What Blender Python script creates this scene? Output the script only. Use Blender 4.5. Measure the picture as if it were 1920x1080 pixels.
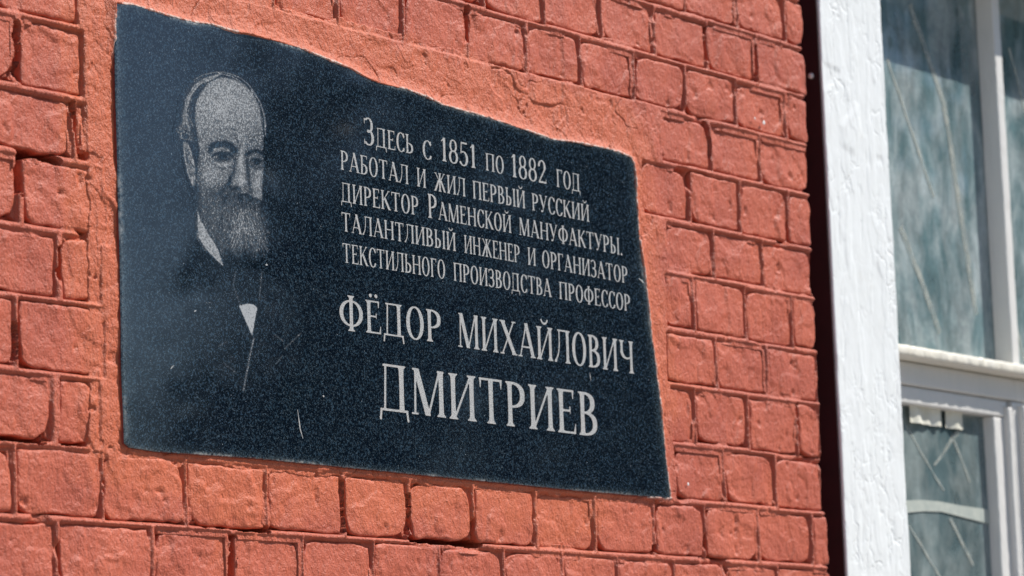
import bpy, math
import numpy as np
from mathutils import Matrix

for o in list(bpy.data.objects):
    bpy.data.objects.remove(o)
scene = bpy.context.scene
col = scene.collection
rng = np.random.default_rng(7)

# ------------------------------------------------------------------ camera
# The wall face is the plane Y=0 (street side is -Y), X runs along the wall, Z is up.
F, CX, CY = 6400., 960., 540.
VX, VY = 5700., 1327.
_u = np.array([VX - CX, VY - CY, F]); _u /= np.linalg.norm(_u)
_D = F * F / ((VX - CX) * .036 + (VY - CY))
_up = np.array([-.036 * _D, -_D, F]); _up /= np.linalg.norm(_up)
ROT = np.stack([_u, np.cross(_up, _u), _up], 1)          # world -> camera (x right, y down, z forward)
CAM = -ROT.T @ np.array([0, 0, 4.3])

def ray(px, py):
    d = ROT.T @ np.array([px - CX, py - CY, F])
    return d / np.linalg.norm(d)

def P(px, py, Y=0.):
    d = ray(px, py)
    return CAM + d * ((Y - CAM[1]) / d[1])

def proj(x, z, Y=0.):
    X = np.stack([x - CAM[0], Y - CAM[1] + 0 * x, z - CAM[2]], -1) @ ROT.T
    return CX + F * X[..., 0] / X[..., 2], CY + F * X[..., 1] / X[..., 2]

cd = bpy.data.cameras.new('camera')
cam = bpy.data.objects.new('camera', cd)
col.objects.link(cam)
xa, ya, za = ROT.T @ [1, 0, 0], ROT.T @ [0, -1, 0], ROT.T @ [0, 0, -1]
cam.matrix_world = Matrix(((xa[0], ya[0], za[0], CAM[0]), (xa[1], ya[1], za[1], CAM[1]),
                           (xa[2], ya[2], za[2], CAM[2]), (0, 0, 0, 1)))
cd.sensor_width = 36
cd.lens = F / 1920 * 36
cd.clip_end = 2000
cd.dof.use_dof = True
cd.dof.focus_distance = 4.0
cd.dof.aperture_fstop = 8
scene.camera = cam
GROUND = CAM[2] - 1.6

# ------------------------------------------------------------------ light
SUN = np.array([.56, -.50, .80]); SUN /= np.linalg.norm(SUN)       # direction towards the sun
w = bpy.data.worlds.new('World'); scene.world = w; w.use_nodes = True
nt = w.node_tree; bg = nt.nodes['Background']
sky = nt.nodes.new('ShaderNodeTexSky'); sky.sky_type = 'NISHITA'; sky.sun_disc = False; sky.dust_density = .3; sky.ozone_density = 3.; sky.air_density = 1.
sky.sun_elevation = math.asin(SUN[2]); sky.sun_rotation = math.atan2(SUN[0], SUN[1])
nt.links.new(sky.outputs[0], bg.inputs[0]); bg.inputs[1].default_value = .075
sl = bpy.data.lights.new('sun', 'SUN'); sl.energy = 4.5; sl.angle = math.radians(.53); sl.color = (1, .955, .89)
so = bpy.data.objects.new('sun', sl); col.objects.link(so)
from mathutils import Vector
so.rotation_euler = Vector(SUN).to_track_quat('Z', 'Y').to_euler()
so.location = Vector(SUN) * 30
scene.view_settings.view_transform = 'Standard'
scene.view_settings.look = 'None'
scene.view_settings.exposure = 0.38
scene.view_settings.gamma = 1
scene.view_settings.use_curve_mapping = False

# ------------------------------------------------------------------ noise
def _h(ix, iy, s):
    n = (ix.astype(np.int64) * 374761393 + iy.astype(np.int64) * 668265263 + s * 1442695041) & 0xffffffff
    n = ((n ^ (n >> 13)) * 1274126177) & 0xffffffff
    return ((n ^ (n >> 16)) & 0xffffff) / float(0xffffff) * 2 - 1

def vn(x, y, s=0):
    xi, yi = np.floor(x), np.floor(y); fx, fy = x - xi, y - yi
    fx = fx * fx * fx * (fx * (fx * 6 - 15) + 10); fy = fy * fy * fy * (fy * (fy * 6 - 15) + 10)
    a, b, c, d = _h(xi, yi, s), _h(xi + 1, yi, s), _h(xi, yi + 1, s), _h(xi + 1, yi + 1, s)
    return (a * (1 - fx) + b * fx) * (1 - fy) + (c * (1 - fx) + d * fx) * fy

def fbm(x, y, s=0, n=3):
    r = 0; a = 1.
    for k in range(n):
        r = r + a * vn(x * 2 ** k + 17.3 * k, y * 2 ** k - 9.1 * k, s + k); a *= .5
    return r / 1.75

def ss(a, b, x):
    t = np.clip((x - a) / (b - a), 0, 1)
    return t * t * (3 - 2 * t)

# ------------------------------------------------------------------ object helpers
def mesh_np(name, v, faces, mat=None, smooth=True, attrs=None):
    me = bpy.data.meshes.new(name)
    v = np.asarray(v, dtype=np.float32)
    if isinstance(faces, np.ndarray):
        n, k = faces.shape
        me.vertices.add(len(v)); me.vertices.foreach_set('co', v.ravel())
        me.loops.add(n * k); me.loops.foreach_set('vertex_index', faces.astype(np.int32).ravel())
        me.polygons.add(n); me.polygons.foreach_set('loop_start', np.arange(0, n * k, k, dtype=np.int32))
        me.polygons.foreach_set('loop_total', np.full(n, k, dtype=np.int32))
        me.update(calc_edges=True)
    else:
        me.from_pydata([tuple(map(float, p)) for p in v], [], faces)
    if smooth:
        me.polygons.foreach_set('use_smooth', np.ones(len(me.polygons), dtype=bool))
    for an, av in (attrs or {}).items():
        a = me.attributes.new(an, 'FLOAT', 'POINT'); a.data.foreach_set('value', np.asarray(av, dtype=np.float32).ravel())
    if mat: me.materials.append(mat)
    me.update()
    return me

def link(name, me, parent=None, loc=None):
    o = bpy.data.objects.new(name, me); col.objects.link(o)
    if parent: o.parent = parent
    if loc is not None: o.location = loc
    return o

def tag(o, label=None, cat=None, group=None, kind=None):
    for k, val in (('label', label), ('category', cat), ('group', group), ('kind', kind)):
        if val: o[k] = val
    return o

def empty(name, loc=(0, 0, 0)):
    o = bpy.data.objects.new(name, None); col.objects.link(o); o.location = loc
    o.empty_display_size = .05
    return o

def grid_faces(nx, ny):            # verts index = j*nx+i
    i, j = np.meshgrid(np.arange(nx - 1), np.arange(ny - 1))
    a = (j * nx + i).ravel()
    return np.stack([a, a + 1, a + nx + 1, a + nx], 1)

# ------------------------------------------------------------------ materials
def mat(name):
    m = bpy.data.materials.new(name); m.use_nodes = True
    t = m.node_tree; b = t.nodes['Principled BSDF']
    return m, t, b

def N(t, typ, **kw):
    n = t.nodes.new(typ)
    for k, v in kw.items():
        if k in ('op',): n.operation = v
        elif k.startswith('i_'):
            n.inputs[k[2:].replace('_', ' ')].default_value = v
        elif k.startswith('n'):
            n.inputs[int(k[1:])].default_value = v
        else: setattr(n, k, v)
    return n

def scaled(t, src, s):
    m = N(t, 'ShaderNodeMapping'); m.inputs['Scale'].default_value = s
    t.links.new(src, m.inputs['Vector']); return m.outputs[0]

def noise(t, vec, scale, detail=3., rough=.5, dist=0.):
    n = N(t, 'ShaderNodeTexNoise'); n.inputs['Scale'].default_value = scale; n.inputs['Detail'].default_value = detail
    n.inputs['Roughness'].default_value = rough; n.inputs['Distortion'].default_value = dist
    t.links.new(vec, n.inputs['Vector']); return n.outputs['Fac']

def mapr(t, src, a, b, c=0., d=1.):
    n = N(t, 'ShaderNodeMapRange'); n.clamp = True
    for k, v in zip((1, 2, 3, 4), (a, b, c, d)): n.inputs[k].default_value = v
    t.links.new(src, n.inputs[0]); return n.outputs[0]

def mix(t, fac, a, b):
    n = N(t, 'ShaderNodeMix'); n.data_type = 'RGBA'
    for sock, v in ((0, fac), (6, a), (7, b)):
        if isinstance(v, (int, float)): n.inputs[sock].default_value = v
        elif isinstance(v, tuple): n.inputs[sock].default_value = (*v, 1)
        else: t.links.new(v, n.inputs[sock])
    return n.outputs[2]

def mth(t, op, a, b=None):
    n = N(t, 'ShaderNodeMath'); n.operation = op
    for k, v in enumerate((a, b)):
        if v is None: continue
        if isinstance(v, (int, float)): n.inputs[k].default_value = v
        else: t.links.new(v, n.inputs[k])
    return n.outputs[0]

def bump(t, b, terms):
    prev = None
    for h, strength, dist in terms:
        n = N(t, 'ShaderNodeBump'); n.inputs['Strength'].default_value = strength; n.inputs['Distance'].default_value = dist
        t.links.new(h, n.inputs['Height'])
        if prev is not None: t.links.new(prev, n.inputs['Normal'])
        prev = n.outputs[0]
    t.links.new(prev, b.inputs['Normal'])

def geo_pos(t):
    return N(t, 'ShaderNodeNewGeometry').outputs['Position']

def attr(t, name):
    n = N(t, 'ShaderNodeAttribute'); n.attribute_name = name; return n.outputs['Fac']

def make_red(name, fine=1.):
    m, t, b = mat(name); p = geo_pos(t)
    big = noise(t, p, 9, 4); mid = noise(t, p, 34, 4, .6); fresh = attr(t, 'fresh')
    f = mth(t, 'ADD', fresh, mapr(t, mid, .35, .65, -.25, .25))
    c = mix(t, mapr(t, big, .35, .65), (.545, .127, .068), (.45, .099, .057))
    c = mix(t, mapr(t, f, .25, .95), c, (.565, .135, .062))
    c = mix(t, mapr(t, noise(t, p, 140, 5, .65), .56, .80, 0, .30), c, (.56, .17, .11))
    c = mix(t, mapr(t, noise(t, p, 60, 6, .7), .62, .78, 0, .45), c, (.27, .055, .042))
    c = mix(t, mth(t, 'MULTIPLY', attr(t, 'pale'), mapr(t, noise(t, p, 150, 5, .7), .38, .55)), c, (.66, .56, .50))
    t.links.new(c, b.inputs['Base Color'])
    b.inputs['Roughness'].default_value = .46
    b.inputs['Specular IOR Level'].default_value = .36
    brush = noise(t, scaled(t, p, (1., 1., .7)), 420, 4, .6)
    grain = noise(t, p, 560, 3, .6)
    lump = noise(t, p, 120, 4, .55, .6)
    bump(t, b, [(lump, .6 * fine, .002), (noise(t, scaled(t, p, (1., 1., .6)), 250, 3, .55, .4), .9 * fine, .0018), (brush, .8 * fine, .0010), (grain, .8 * fine, .0010)])
    return m

M_brick = make_red('red_painted_brick')
M_mortar = make_red('red_painted_mortar', 1.25)

def granite_color(t, p):
    """dark navy polished stone with grey crystals"""
    g1 = noise(t, p, 400, 2, .6); g2 = noise(t, p, 760, 2, .6); g3 = noise(t, p, 180, 3, .6)
    c = mix(t, mapr(t, g3, .35, .65), (.0014, .0035, .0085), (.0028, .0065, .0135))
    c = mix(t, mapr(t, g1, .54, .64, 0, .75), c, (.030, .058, .088))
    c = mix(t, mapr(t, g2, .60, .68, 0, .65), c, (.11, .155, .19))
    v = N(t, 'ShaderNodeTexVoronoi'); v.inputs['Scale'].default_value = 120; t.links.new(p, v.inputs['Vector'])
    sp = mth(t, 'LESS_THAN', v.outputs['Distance'], .055)
    keep = mth(t, 'GREATER_THAN', N_sep(t, v.outputs['Color']), .86)
    c = mix(t, mth(t, 'MULTIPLY', mth(t, 'MULTIPLY', sp, keep), .8), c, (.5, .55, .58))
    return c

def N_sep(t, colr):
    n = N(t, 'ShaderNodeSeparateColor'); t.links.new(colr, n.inputs[0]); return n.outputs[0]

def make_granite(name):
    m, t, b = mat(name); p = geo_pos(t); b.inputs['Specular IOR Level'].default_value = .85
    c = granite_color(t, p)
    e = attr(t, 'edge')
    e2 = mth(t, 'MULTIPLY', mapr(t, e, .35, 1.0), mth(t, 'MULTIPLY', mapr(t, noise(t, p, 160, 5, .7), .42, .62), mapr(t, noise(t, p, 9, 3), .46, .58, .08, .9)))
    haze = mth(t, 'MULTIPLY', mapr(t, e, .0, 1.0, 0, .5), mapr(t, noise(t, p, 480, 3), .45, .65))
    c = mix(t, haze, c, (.15, .21, .24))
    c = mix(t, e2, c, (.52, .52, .50))
    t.links.new(c, b.inputs['Base Color'])
    t.links.new(mapr(t, noise(t, p, 14, 3), .3, .7, .03, .08), b.inputs['Roughness'])
    return m
M_granite = make_granite('navy_granite')

def make_portrait():
    m, t, b = mat('etched_granite'); p = geo_pos(t); b.inputs['Specular IOR Level'].default_value = .85
    base = granite_color(t, p)
    tone = attr(t, 'tone')
    n1 = noise(t, p, 520, 2, .7); n2 = noise(t, p, 900, 2, .5)
    th = mth(t, 'ADD', mth(t, 'MULTIPLY', n1, .75), mth(t, 'MULTIPLY', n2, .25))
    th = mapr(t, th, .33, .67)
    d = mth(t, 'SUBTRACT', tone, th)
    f = mapr(t, d, -.10, .22)
    soft = mth(t, 'MAXIMUM', f, mth(t, 'MULTIPLY', tone, .42))
    soft = mth(t, 'MULTIPLY', soft, mapr(t, tone, .02, .12))
    c = mix(t, soft, base, (.315, .335, .355))
    t.links.new(c, b.inputs['Base Color'])
    t.links.new(mapr(t, soft, 0, .6, .085, .8), b.inputs['Roughness'])
    return m
M_portrait = make_portrait()

def make_letter():
    m, t, b = mat('etched_letter'); p = geo_pos(t)
    c = mix(t, mapr(t, noise(t, p, 800, 2, .6), .38, .58), (.17, .185, .20), (.52, .52, .51))
    c = mix(t, mapr(t, noise(t, p, 45, 3), .45, .7, 0, .35), c, (.46, .41, .38))
    t.links.new(c, b.inputs['Base Color']); b.inputs['Roughness'].default_value = .85
    b.inputs['Specular IOR Level'].default_value = .2
    return m
M_letter = make_letter()

def make_white(name, tint=(.80, .825, .83), dirt=.3, crack=1.):
    m, t, b = mat(name); p = geo_pos(t)
    st = scaled(t, p, (1., 1., .28))
    c = mix(t, mapr(t, noise(t, st, 30, 5, .65), .45, .75, 0, dirt), tint, (.60, .61, .60))
    c = mix(t, mapr(t, noise(t, p, 12, 6, .7), .60, .76, 0, dirt), c, (.50, .47, .41))
    v = N(t, 'ShaderNodeTexVoronoi'); v.feature = 'DISTANCE_TO_EDGE'; v.inputs['Scale'].default_value = 26
    dn = N(t, 'ShaderNodeTexNoise'); dn.inputs['Scale'].default_value = 40; t.links.new(p, dn.inputs['Vector'])
    vm = N(t, 'ShaderNodeVectorMath'); vm.operation = 'MULTIPLY_ADD'
    t.links.new(dn.outputs['Color'], vm.inputs[0]); vm.inputs[1].default_value = (.03, .03, .03); t.links.new(st, vm.inputs[2])
    t.links.new(vm.outputs[0], v.inputs['Vector'])
    ck = mapr(t, v.outputs['Distance'], 0, .07)
    gate = mapr(t, noise(t, p, 11, 3), .44, .60)
    ckh = mth(t, 'ADD', mth(t, 'MULTIPLY', ck, gate), mth(t, 'MULTIPLY', mth(t, 'SUBTRACT', 1., gate), 1.))
    t.links.new(c, b.inputs['Base Color']); b.inputs['Roughness'].default_value = .42
    bump(t, b, [(noise(t, scaled(t, p, (1, 1, .6)), 60, 3, .5), .25, .0006), (ckh, .85 * crack, .0011), (noise(t, p, 500, 3), .25, .0003)])
    return m
M_white = make_white('cracked_white_paint')
M_wood = make_white('old_white_window_paint', (.70, .685, .66), .6, .6)
M_putty = make_white('cream_putty', (.78, .74, .64), .4, .6)

def plain(name, c, r=.7, nscale=None, c2=None, bm=None):
    m, t, b = mat(name); b.inputs['Base Color'].default_value = (*c, 1); b.inputs['Roughness'].default_value = r
    if nscale:
        p = geo_pos(t)
        t.links.new(mix(t, mapr(t, noise(t, p, nscale, 5, .6), .35, .65), c, c2 or tuple(x * .7 for x in c)), b.inputs['Base Color'])
        if bm: bump(t, b, [(noise(t, p, nscale * 2, 4), .5, bm)])
    return m
M_maroon = plain('reveal_shade_maroon', (.030, .004, .009), .7, 20, (.018, .003, .007), .001)  # near-black red: the deep shade beside the board is put into this colour
M_core = plain('brick_core', (.33, .07, .05), .8, 20)

def make_glass(name, lo, hi, c1, c2):
    """window glass with a film of dust, its blotches also painting in blurred tree reflections"""
    m, t, b = mat(name); p = geo_pos(t)
    st = scaled(t, p, (1., 1., .45))
    dust = mth(t, 'ADD', mth(t, 'MULTIPLY', noise(t, st, 16, 6, .62, .8), .7), mth(t, 'MULTIPLY', noise(t, p, 60, 5, .6, 1.5), .3))
    amt = mapr(t, dust, .34, .66, lo, hi)
    colr = mix(t, mapr(t, noise(t, scaled(t, p, (1.3, 1, .7)), 13, 5, .6, .5), .38, .62), c1, c2)  # blotch colours serve for tree reflections as well as dust
    df = N(t, 'ShaderNodeBsdfDiffuse'); t.links.new(colr, df.inputs[0])
    tl = N(t, 'ShaderNodeBsdfTranslucent'); t.links.new(colr, tl.inputs[0])
    m0 = N(t, 'ShaderNodeMixShader'); m0.inputs[0].default_value = .25; t.links.new(df.outputs[0], m0.inputs[1]); t.links.new(tl.outputs[0], m0.inputs[2])
    tr = N(t, 'ShaderNodeBsdfTransparent'); tr.inputs[0].default_value = (.86, .93, .92, 1)
    m1 = N(t, 'ShaderNodeMixShader'); t.links.new(amt, m1.inputs[0]); t.links.new(tr.outputs[0], m1.inputs[1]); t.links.new(m0.outputs[0], m1.inputs[2])
    gl = N(t, 'ShaderNodeBsdfGlossy'); gl.inputs['Roughness'].default_value = .03
    bp = N(t, 'ShaderNodeBump'); bp.inputs['Strength'].default_value = .12; bp.inputs['Distance'].default_value = .002
    t.links.new(noise(t, p, 9, 2), bp.inputs['Height']); t.links.new(bp.outputs[0], gl.inputs['Normal'])
    fr = N(t, 'ShaderNodeFresnel'); fr.inputs[0].default_value = 1.5
    m2 = N(t, 'ShaderNodeMixShader'); t.links.new(mth(t, 'MULTIPLY', fr.outputs[0], 1.6), m2.inputs[0])
    t.links.new(m1.outputs[0], m2.inputs[1]); t.links.new(gl.outputs[0], m2.inputs[2])
    t.links.new(m2.outputs[0], t.nodes['Material Output'].inputs[0])
    return m
M_glass = make_glass('dusty_reflection_glass', .45, .95, (.22, .35, .38), (.62, .72, .74))
M_glass_low = make_glass('dusty_reflection_lower_glass', .50, .88, (.18, .27, .29), (.42, .50, .50))
def make_tape():
    m, t, b = mat('tape_and_reflection_streak'); p = geo_pos(t)
    t.links.new(mix(t, mapr(t, noise(t, p, 60, 5, .6), .35, .65), (.50, .52, .47), (.38, .43, .41)), b.inputs['Base Color'])
    tr = N(t, 'ShaderNodeBsdfTransparent'); mx = N(t, 'ShaderNodeMixShader')
    t.links.new(mapr(t, noise(t, p, 45, 4, .6), .35, .65, .15, .60), mx.inputs[0]); t.links.new(tr.outputs[0], mx.inputs[1]); t.links.new(b.outputs[0], mx.inputs[2])
    t.links.new(mx.outputs[0], t.nodes['Material Output'].inputs[0]); return m
M_tape = make_tape()
M_paper = plain('white_paper_strip', (.46, .49, .44), .6, 50, (.36, .40, .37))
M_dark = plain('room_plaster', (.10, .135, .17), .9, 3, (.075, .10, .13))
M_curtain = plain('off_white_curtain', (.75, .74, .66), .9, 30, (.62, .6, .5))
M_leaf = plain('leaf', (.045, .085, .03), .6, 1.5, (.08, .13, .04))
M_bark = plain('bark', (.09, .065, .045), .9, 6)
M_soil = plain('packed_earth', (.16, .14, .11), .95, 2, (.10, .10, .06))
M_asphalt = plain('asphalt', (.055, .055, .06), .9, 30)
M_concrete = plain('concrete', (.34, .33, .31), .9, 8)

# ------------------------------------------------------------------ ground
def box_mesh(name, x0, x1, y0, y1, z0, z1, m, bevel=0.):
    import bmesh
    bm = bmesh.new(); bmesh.ops.create_cube(bm, size=1)
    for v in bm.verts:
        v.co = ((x0 + x1) / 2 + v.co.x * (x1 - x0), (y0 + y1) / 2 + v.co.y * (y1 - y0), (z0 + z1) / 2 + v.co.z * (z1 - z0))
    if bevel:
        bmesh.ops.bevel(bm, geom=bm.edges[:], offset=bevel, segments=2, affect='EDGES', profile=.5)
    me = bpy.data.meshes.new(name); bm.to_mesh(me); bm.free(); me.materials.append(m)
    return me

tag(link('ground', mesh_np('ground', [(-600, -600, GROUND), (600, -600, GROUND), (600, 600, GROUND), (-600, 600, GROUND)], [(0, 1, 2, 3)], M_soil, False)), kind='structure')
tag(link('pavement', box_mesh('pavement', -40, 60, -4.2, -.0, GROUND - .05, GROUND + .13, M_concrete)), kind='structure')
tag(link('road', mesh_np('road', [(-200, -10.5, GROUND + .004), (200, -10.5, GROUND + .004), (200, -4.2, GROUND + .004), (-200, -4.2, GROUND + .004)], [(0, 1, 2, 3)], M_asphalt, False)), kind='structure')

# ------------------------------------------------------------------ brick layout (from the measured joints)
LINES = [-78, 10, 100, 189, 278, 371, 470, 561, 662, 758, 861, 962, 1064, 1166, 1266]
ZL = [P(1530, y)[2] for y in LINES]
def px2x(px, row):
    ym = (LINES[row] + LINES[row + 1]) / 2
    y = VY - (VX - px) * (VY - ym) / (VX - 1530)
    return P(px, y)[0]
EDGE = {0: 1503, 1: 1506, 2: 1508, 3: 1511, 4: 1515, 5: 1518, 6: 1521, 7: 1526, 8: 1530, 9: 1534, 10: 1543, 11: 1553, 12: 1560, 13: 1565}
# row: (left joints, right joints); None = one unbroken run
ROWS = {
    0: (None, [1240, 1338, 1430]), 1: (None, [1177, 1283, 1382, 1470]), 2: (None, [905, 1020, 1127, 1227, 1325, 1418]),
    3: (None, [509, 632, 755, 876, 986, 1088, 1187, 1285, 1380, 1472]),
    4: ([-8, 145], [1237, 1332, 1425]), 5: ([32, 157], [1200, 1292, 1388, 1478]), 6: ([138, 165], [1247, 1337, 1430]),
    7: ([36, 190], [1246, 1300, 1397, 1485]), 8: ([110, 188], [1246, 1341, 1437]), 9: ([30, 196], [1256, 1303, 1402, 1495]),
    10: ([105, 190], [1262, 1357, 1454]), 11: (None, [28, 193, 348, 500, 642, 767, 886, 1005, 1115, 1225, 1322, 1422, 1522]),
    12: (None, [-40, 108, 285, 435, 567, 700, 825, 945, 1055, 1158, 1265, 1362, 1460]), 13: (None, None)}
XMIN = -1.35
bricks = []       # (x0,x1,z0,z1,row,corner)
for r in range(14):
    zt, zb = ZL[r], ZL[r + 1]
    xe = px2x(EDGE[r], r)
    L, Rr = ROWS[r]
    if Rr is None:
        Rr = [px2x(1415, r)]
    else:
        Rr = [px2x(p, r) for p in Rr]
    def extend(xs):
        xs = sorted(xs)
        while xs[0] > XMIN: xs.insert(0, xs[0] - .13 - rng.uniform(-.003, .003))
        return xs
    if L is None:
        xs = extend(Rr) + [xe + .005]
        segs = [xs]
    else:
        segs = [extend([px2x(p, r) for p in L]), Rr + [xe + .005]]
    for xs in segs:
        for a, b in zip(xs[:-1], xs[1:]):
            if b - a > .018: bricks.append((a, b, zb, zt, r, abs(b - xe - .005) < 1e-6))
XEDGE = np.mean([px2x(EDGE[r], r) for r in range(14)])

# plaque outline (projected onto its own face, 6 mm proud of the wall)
SH = .006
OUT = [(215, 3), (250, 8), (300, 24), (350, 38), (400, 46), (440, 59), (480, 66), (515, 75), (560, 88), (610, 109), (650, 124), (690, 146),
       (725, 158), (760, 166), (800, 181), (830, 196), (870, 207), (900, 215), (950, 231), (1000, 248), (1040, 261), (1090, 268),
       (1130, 276), (1162, 284), (1183, 294), (1190, 308), (1193, 350), (1199, 440), (1210, 520), (1222, 620), (1235, 720), (1247, 830), (1258, 935),
       (1100, 922), (900, 902), (700, 882), (480, 860), (300, 848), (243, 839), (234, 831), (229, 700), (226, 500), (221, 300), (217, 150)]
POLY = np.array([P(x, y, -SH)[[0, 2]] for x, y in OUT])

def poly_sd(x, z, poly):
    """signed distance to polygon, negative inside"""
    d = np.full(x.shape, 1e9); ins = np.zeros(x.shape, bool)
    for (ax, az), (bx, bz) in zip(poly, np.roll(poly, -1, 0)):
        ex, ez = bx - ax, bz - az; wx, wz = x - ax, z - az
        tt = np.clip((wx * ex + wz * ez) / (ex * ex + ez * ez), 0, 1)
        d = np.minimum(d, (wx - ex * tt) ** 2 + (wz - ez * tt) ** 2)
        c = ((az > z) != (bz > z)) & (x < ex * (z - az) / (ez + 1e-12) + ax)
        ins ^= c
    d = np.sqrt(d)
    return np.where(ins, -d, d)

pxl, pxr = POLY[:, 0].min(), POLY[:, 0].max()
pzt, pzb = POLY[:, 1].max(), POLY[:, 1].min()

def plaster_w(x, z):
    """>0 inside the smoothed mortar surround of the plaque (metres from its outer edge)"""
    wob = .006 * fbm(x * 28, z * 28, 31) + .0022 * fbm(x * 120, z * 120, 35)
    tl = .047 + .010 * fbm(z * 7, z * 0 + 3.3, 40, 2)
    l = x - (pxl - tl)
    r = (pxr + .002 - .060 * (z - pzb) / (pzt - pzb) + .018 + .006 * vn(z * 9, z * 0, 41)) - x
    tp = ZL[4] + .006 - z + .010 * vn(x * 5, x * 0, 44)
    tp = np.where(x < px2x(509, 3), tp + .09, tp)
    bt = z - (ZL[11] - .010 - .004 * vn(x * 14, x * 0, 42))
    return np.minimum(np.minimum(l, r), np.minimum(tp, bt)) + wob

def fresh_w(x, z):
    d = poly_sd(x, z, POLY[::3])
    return 1 - ss(.02, .115, d + .03 * fbm(x * 9, z * 9, 77))

def surf(x, z, s=0):
    """uneven thick paint, metres"""
    h = .0015 * fbm(x * 22, z * 22, 5) + .00075 * fbm(x * 75, z * 60, 8) + .00042 * fbm(x * 240, z * 170, 11)
    # pits and lifted chips of old paint
    q = fbm(x * 48, z * 48, 15); h = h - .0022 * ss(.58, .70, q)
    c = fbm(x * 13 + 40, z * 13, 18); h = h + .0012 * (ss(.20, .222, c) - .5)
    c = fbm(x * 19 - 30, z * 23, 23); h = h + .0008 * (ss(.12, .14, c) - .5)
    # ragged hairline cracks in the paint and runs of old paint
    cr = np.abs(fbm(x * 16 + 7, z * 21, 26)); h = h - .0013 * (1 - ss(0, .014, cr)) * ss(.05, .3, fbm(x * 8, z * 8, 27))
    h = h + .0006 * ss(.35, .6, fbm(x * 95, z * 11, 29))
    return h

# ------------------------------------------------------------------ brick wall
wall = empty('brick_wall', (0, 0, GROUND))
tag(wall, 'red painted brick wall around the dark plaque, thick uneven paint', 'brick wall')

def axis_pts(L, step):
    e = np.array([0, .0004, .0010, .0018, .0028, .0042, .006, .0085])
    n = max(3, int(round((L - 2 * e[-1]) / step)))
    return np.concatenate([e[:-1], np.linspace(e[-1], L - e[-1], n + 1), L - e[:-1][::-1]])

JW = .0048        # half joint
brick_rects = []
for (a, b, zb, zt, r, corner) in bricks:
    jl, jr = JW * rng.uniform(.7, 1.25), JW * rng.uniform(.7, 1.25)
    jb, jt = JW * rng.uniform(.75, 1.25), JW * rng.uniform(.75, 1.25)
    for rw_, pj in ((5, 32), (7, 36), (12, 435), (8, 110), (10, 105)):
        if r == rw_:
            if abs(a - px2x(pj, r)) < .001: jl *= 1.6
            if abs(b - px2x(pj, r)) < .001: jr *= 1.5
    if corner: jr = .004 + rng.uniform(-.003, .003)
    x0, x1, z0, z1 = a + jl, b - jr, zb + jb, zt - jt
    if x1 - x0 < .01: continue
    brick_rects.append((x0, x1, z0, z1))
    infr = (b > -.98)
    step = .0024 if infr else .008
    xs, zs = axis_pts(x1 - x0, step), axis_pts(z1 - z0, step)
    U, V = np.meshgrid(xs, zs)
    Lx, Lz = x1 - x0, z1 - z0
    sd = int(rng.integers(1000))
    un, vv = U / Lx * 2 - 1, V / Lz * 2 - 1
    k = rng.uniform(.02, .09)
    X = x0 + Lx / 2 + un * Lx / 2 * (1 - k * .5 * np.abs(vv) ** 9)
    Z = z0 + Lz / 2 + vv * Lz / 2 * (1 - k * np.abs(un) ** 11)
    # wavy, chipped outline: nearly all of the shift happens close to the edge
    ex = np.minimum(U, Lx - U); ez = np.minimum(V, Lz - V); e = np.minimum(ex, ez)
    fall = np.exp(-ex / .006); fz = np.exp(-ez / .006)
    X = X + fall * .0034 * fbm(X * 4 + sd, Z * 48, 51)
    Z = Z + fz * .0030 * fbm(X * 44, Z * 4 + sd, 52)
    X = X + rng.uniform(-.012, .012) * (Z - (z0 + z1) / 2)
    # corner losses
    for cxs, czs in ((x0, z0), (x1, z0), (x0, z1), (x1, z1)):
        if rng.random() < .5:
            rad = rng.uniform(.006, .018)
            g = np.exp(-(((X - cxs) ** 2 + (Z - czs) ** 2) / rad ** 2))
            X = X + g * np.sign((x0 + x1) / 2 - cxs) * rad * .35; Z = Z + g * np.sign((z0 + z1) / 2 - czs) * rad * .3
    rr = .0040 * (1 + .4 * fbm(X * 30, Z * 30, 61 + sd % 7))
    tt = np.clip(1 - e / rr, 0, 1)
    H = -.0034 * (1 - np.sqrt(np.clip(1 - tt ** 2, 0, 1))) + rng.uniform(-.0017, .0013)
    H = H + rng.uniform(-.012, .012) * (X - (x0 + x1) / 2) + rng.uniform(-.02, .02) * (Z - (z0 + z1) / 2)
    H = H + surf(X, Z) * np.clip(.35 + e / .006, 0, 1)
    nx, nz = len(xs), len(zs)
    cX, cZ = (x0 + x1) / 2, (z0 + z1) / 2
    front = np.stack([X - cX, -H, Z - cZ], -1).reshape(-1, 3)
    faces = grid_faces(nx, nz)
    ring = np.concatenate([np.arange(nx), np.arange(1, nz) * nx + nx - 1, (nz - 1) * nx + np.arange(nx - 2, -1, -1), np.arange(nz - 2, 0, -1) * nx])
    back = front[ring].copy(); back[:, 1] = .11 if corner else .062
    bi = len(front) + np.arange(len(ring))
    side = np.stack([ring, bi, np.roll(bi, -1), np.roll(ring, -1)], 1)
    vs = np.concatenate([front, back]); fs = np.concatenate([faces, side])
    fw = fresh_w(vs[:, 0] + cX, vs[:, 2] + cZ)
    tone = rng.uniform(-.18, .22)
    me = mesh_np('brick', vs, fs, M_brick, True, {'fresh': np.clip(fw + tone, 0, 1)})
    link('brick', me, wall, (cX, 0, cZ - GROUND))

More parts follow.
